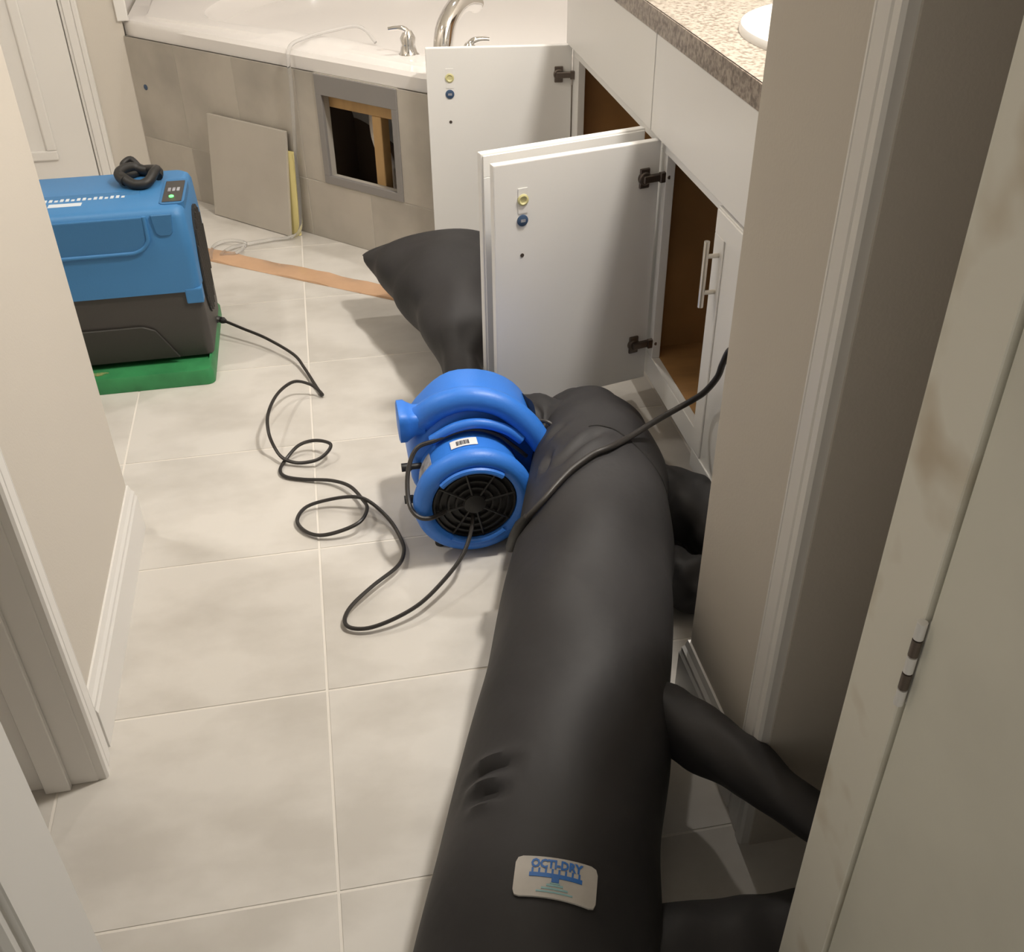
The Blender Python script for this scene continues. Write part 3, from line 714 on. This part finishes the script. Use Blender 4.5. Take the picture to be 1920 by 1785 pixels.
# silver brand label, conforming to the tube
C4 = [Vector((0.133, 0.731)), Vector((0.228, 0.703)), Vector((0.210, 0.649)), Vector((0.117, 0.679))]  # TL TR BR BL
def uv2w(u, v, lift):
    a = C4[0] * (1 - u) + C4[1] * u; b = C4[3] * (1 - u) + C4[2] * u
    p = b * (1 - v) + a * v
    h = on_tube((p.x, p.y))
    return (h.x, h.y, h.z + lift)
def conf_rect(u0, u1, v0, v1, l0, l1, nu=12, nv=6, rnd=0.0):
    mb = MB(); idx = {}
    vs = []; fs = []
    for lay, l in enumerate((l0, l1)):
        for j in range(nv + 1):
            for i in range(nu + 1):
                uu = u0 + (u1 - u0) * i / nu; vv = v0 + (v1 - v0) * j / nv
                if rnd and i in (0, nu) and j in (0, nv):
                    uu += (rnd if i == 0 else -rnd) * .5; vv += (rnd * 1.6 if j == 0 else -rnd * 1.6) * .5
                vs.append(uv2w(uu, vv, l))
    k = (nu + 1) * (nv + 1); w = nu + 1
    for j in range(nv):
        for i in range(nu):
            q = (j * w + i, j * w + i + 1, (j + 1) * w + i + 1, (j + 1) * w + i)
            fs.append(tuple(x + k for x in q)); fs.append(q[::-1])
    bd = [i for i in range(w)] + [j * w + nu for j in range(1, nv + 1)] + [nv * w + i for i in range(nu - 1, -1, -1)] + [j * w for j in range(nv - 1, 0, -1)]
    for a, b in zip(bd, bd[1:] + bd[:1]): fs.append((a, b, b + k, a + k))
    return mb.add(vs, fs)
lb = obj('brand_label', conf_rect(0, 1, 0, 1, 0.0008, 0.0035, rnd=0.05), LABW, dm, smooth=True)
lb['label'] = 'silver rectangular label with blue lettering'
def text_part(body, u0, u1, v0, v1, m, parent, bold=0.02):
    cu = bpy.data.curves.new('lettering', 'FONT'); cu.body = body; cu.size = 1.0; cu.offset = bold; cu.resolution_u = 2
    to = bpy.data.objects.new('lettering_tmp', cu); COL.objects.link(to)
    bpy.context.view_layer.update()
    me = bpy.data.meshes.new_from_object(to.evaluated_get(bpy.context.evaluated_depsgraph_get()))
    bpy.data.objects.remove(to)
    xs = [v.co.x for v in me.vertices]; ys = [v.co.y for v in me.vertices]
    for v in me.vertices:
        u = u0 + (v.co.x - min(xs)) / (max(xs) - min(xs)) * (u1 - u0)
        w = v0 + (v.co.y - min(ys)) / (max(ys) - min(ys)) * (v1 - v0)
        v.co = uv2w(u, w, 0.0042)
    me.materials.append(m)
    o = bpy.data.objects.new('lettering', me); COL.objects.link(o); o.parent = parent
    return o
text_part('OCTI-DRY', 0.19, 0.82, 0.70, 0.94, LBLUE, lb, 0.045)
cb = conf_rect(0.18, 0.82, 0.48, 0.58, 0.0036, 0.0043, 10, 2)
for k in range(8):
    u = 0.215 + k * 0.081
    x_ = conf_rect(u - .012, u + .012, 0.575, 0.70, 0.0036, 0.0042, 1, 3); cb.add(x_.v, x_.f)
x_ = conf_rect(0.455, 0.545, 0.37, 0.485, 0.0036, 0.0043, 2, 2); cb.add(x_.v, x_.f)
obj('manifold_emblem', cb, LBLUE, lb)
sm = MB()
for (u0, u1, v0, v1) in ((.40, .60, .27, .32), (.34, .66, .19, .235), (.28, .72, .115, .15), (.44, .56, .33, .36)):
    x_ = conf_rect(u0, u1, v0, v1, 0.0036, 0.0041, 6, 1); sm.add(x_.v, x_.f)
obj('small_print', sm, LTEAL, lb)

# ------------------------------------------------------------------ cords and hose
C1 = [(-0.349, 2.762, .052), (-0.338, 2.760, .050), (-0.318, 2.745, .047), (-0.280, 2.715, .040), (-0.213, 2.655, .032), (-0.141, 2.565, .022), (-0.114, 2.497, .014), (-0.090, 2.416, .008), (-0.075, 2.367, .006), (-0.0715, 2.355, .010), (-0.079, 2.362, .018), (-0.101, 2.373, .034), (-0.140, 2.366, .050), (-0.179, 2.288, .065), (-0.201, 2.190, .070), (-0.202, 2.128, .056), (-0.191, 2.098, .029),
      (-0.173, 2.069, .016), (-0.139, 2.052, .010), (-0.094, 2.042, .020), (-0.066, 2.060, .030), (-0.062, 2.083, .035), (-0.097, 2.110, .030), (-0.136, 2.105, .024), (-0.169, 2.076, .007), (-0.182, 2.037, .006), (-0.170, 2.008, .006), (-0.128, 1.988, .006), (-0.067, 1.963, .012), (-0.026, 1.924, .018), (-0.001, 1.869, .018), (0.007, 1.816, .030), (-0.011, 1.773, .030),
      (-0.053, 1.762, .020), (-0.099, 1.768, .010), (-0.132, 1.794, .008), (-0.146, 1.832, .010), (-0.124, 1.869, .015), (-0.070, 1.877, .022), (-0.017, 1.862, .032), (0.016, 1.843, .026), (0.052, 1.786, .015), (0.070, 1.720, .012), (0.072, 1.674, .013), (0.054, 1.627, .016), (0.001, 1.576, .018), (-0.044, 1.529, .016), (-0.061, 1.496, .012), (-0.053, 1.473, .010), (-0.018, 1.462, .012),
      (0.034, 1.470, .020), (0.089, 1.494, .030), (0.142, 1.537, .045), (0.181, 1.578, .060), (0.203, 1.615, .075), (0.215, 1.645, .090), (0.219, 1.664, .096)]
pc = thing('power_cord', 'thin black cord looping over the floor from dehumidifier to fan', 'cord', (-0.05, 2.0, 0))
sh = lambda P, o: [(x - o[0], y - o[1], z - o[2]) for x, y, z in P]
obj('cable', MB().sweep(cat(sh(C1, (-0.05, 2.0, 0)), 6), 0.0042, n=8), RUBBER, pc, smooth=True)
obj('strain_relief', MB().sweep(sh([(-0.349, 2.762, .052), (-0.341, 2.761, .051), (-0.333, 2.757, .0495), (-0.326, 2.751, .0485)], (-0.05, 2.0, 0)), [.011, .0085, .010, .006], n=10), BLACKP, pc)
EX = [(0.266, 1.476, .165), (0.272, 1.452, .205), (0.283, 1.440, .243), (0.299, 1.441, .262), (0.321, 1.452, .277), (0.352, 1.477, .290), (0.382, 1.503, .297), (0.410, 1.523, .301), (0.438, 1.541, .303), (0.473, 1.557, .302), (0.524, 1.603, .288), (0.585, 1.648, .285), (0.640, 1.675, .292), (0.668, 1.660, .320), (0.672, 1.611, .368), (0.670, 1.556, .432), (0.668, 1.534, .474), (0.666, 1.50, .52), (0.66, 1.42, .54), (0.66, 1.33, .45), (0.66, 1.26, .25), (0.66, 1.235, .05)]
ec = thing('extension_cord', 'thick black cord draped over the fabric duct to the right wall', 'cord', (0.45, 1.5, 0))
obj('cable', MB().sweep(cat(sh(EX, (0.45, 1.5, 0)), 8), 0.0062, n=10), RUBBER, ec, smooth=True)
obj('connector', MB().sweep(sh([(0.264, 1.482, .150), (0.270, 1.458, .195), (0.278, 1.444, .230), (0.289, 1.440, .252)], (0.45, 1.5, 0)), [.010, .013, .013, .008], n=12), BLACKP, ec, smooth=True)
hs = [(-0.40, 3.30, .010), (-0.396, 3.399, .009), (-0.360, 3.43, .012), (-0.315, 3.40, .022), (-0.286, 3.362, .024), (-0.315, 3.328, .012), (-0.366, 3.322, .009), (-0.34, 3.37, .010), (-0.28, 3.40, .009), (-0.20, 3.42, .009), (-0.14, 3.425, .010), (-0.105, 3.43, .030), (-0.095, 3.452, .10), (-0.085, 3.455, .30), (-0.072, 3.445, .50), (-0.070, 3.440, .585), (-0.055, 3.475, .618), (0.0, 3.54, .624), (0.08, 3.60, .626), (0.17, 3.66, .62), (0.22, 3.70, .56)]
tag(obj('drain_hose', MB().sweep(cat(hs, 7), 0.0058, n=10), CLEAR, smooth=True), 'clear plastic drain hose running from the dehumidifier over the tub edge', 'hose')
wl = cat([(0.25, 1.475, .006), (0.235, 1.45, .006), (0.228, 1.41, .006), (0.243, 1.38, .006), (0.256, 1.395, .006), (0.262, 1.42, .007)], 6)
tag(obj('wire_loop', MB().sweep(wl, 0.003, n=8), mat('thin_brown_wire', (0.16, 0.12, 0.09), 0.5), smooth=True), 'small thin wire loop on the floor beside the fabric duct', 'wire')
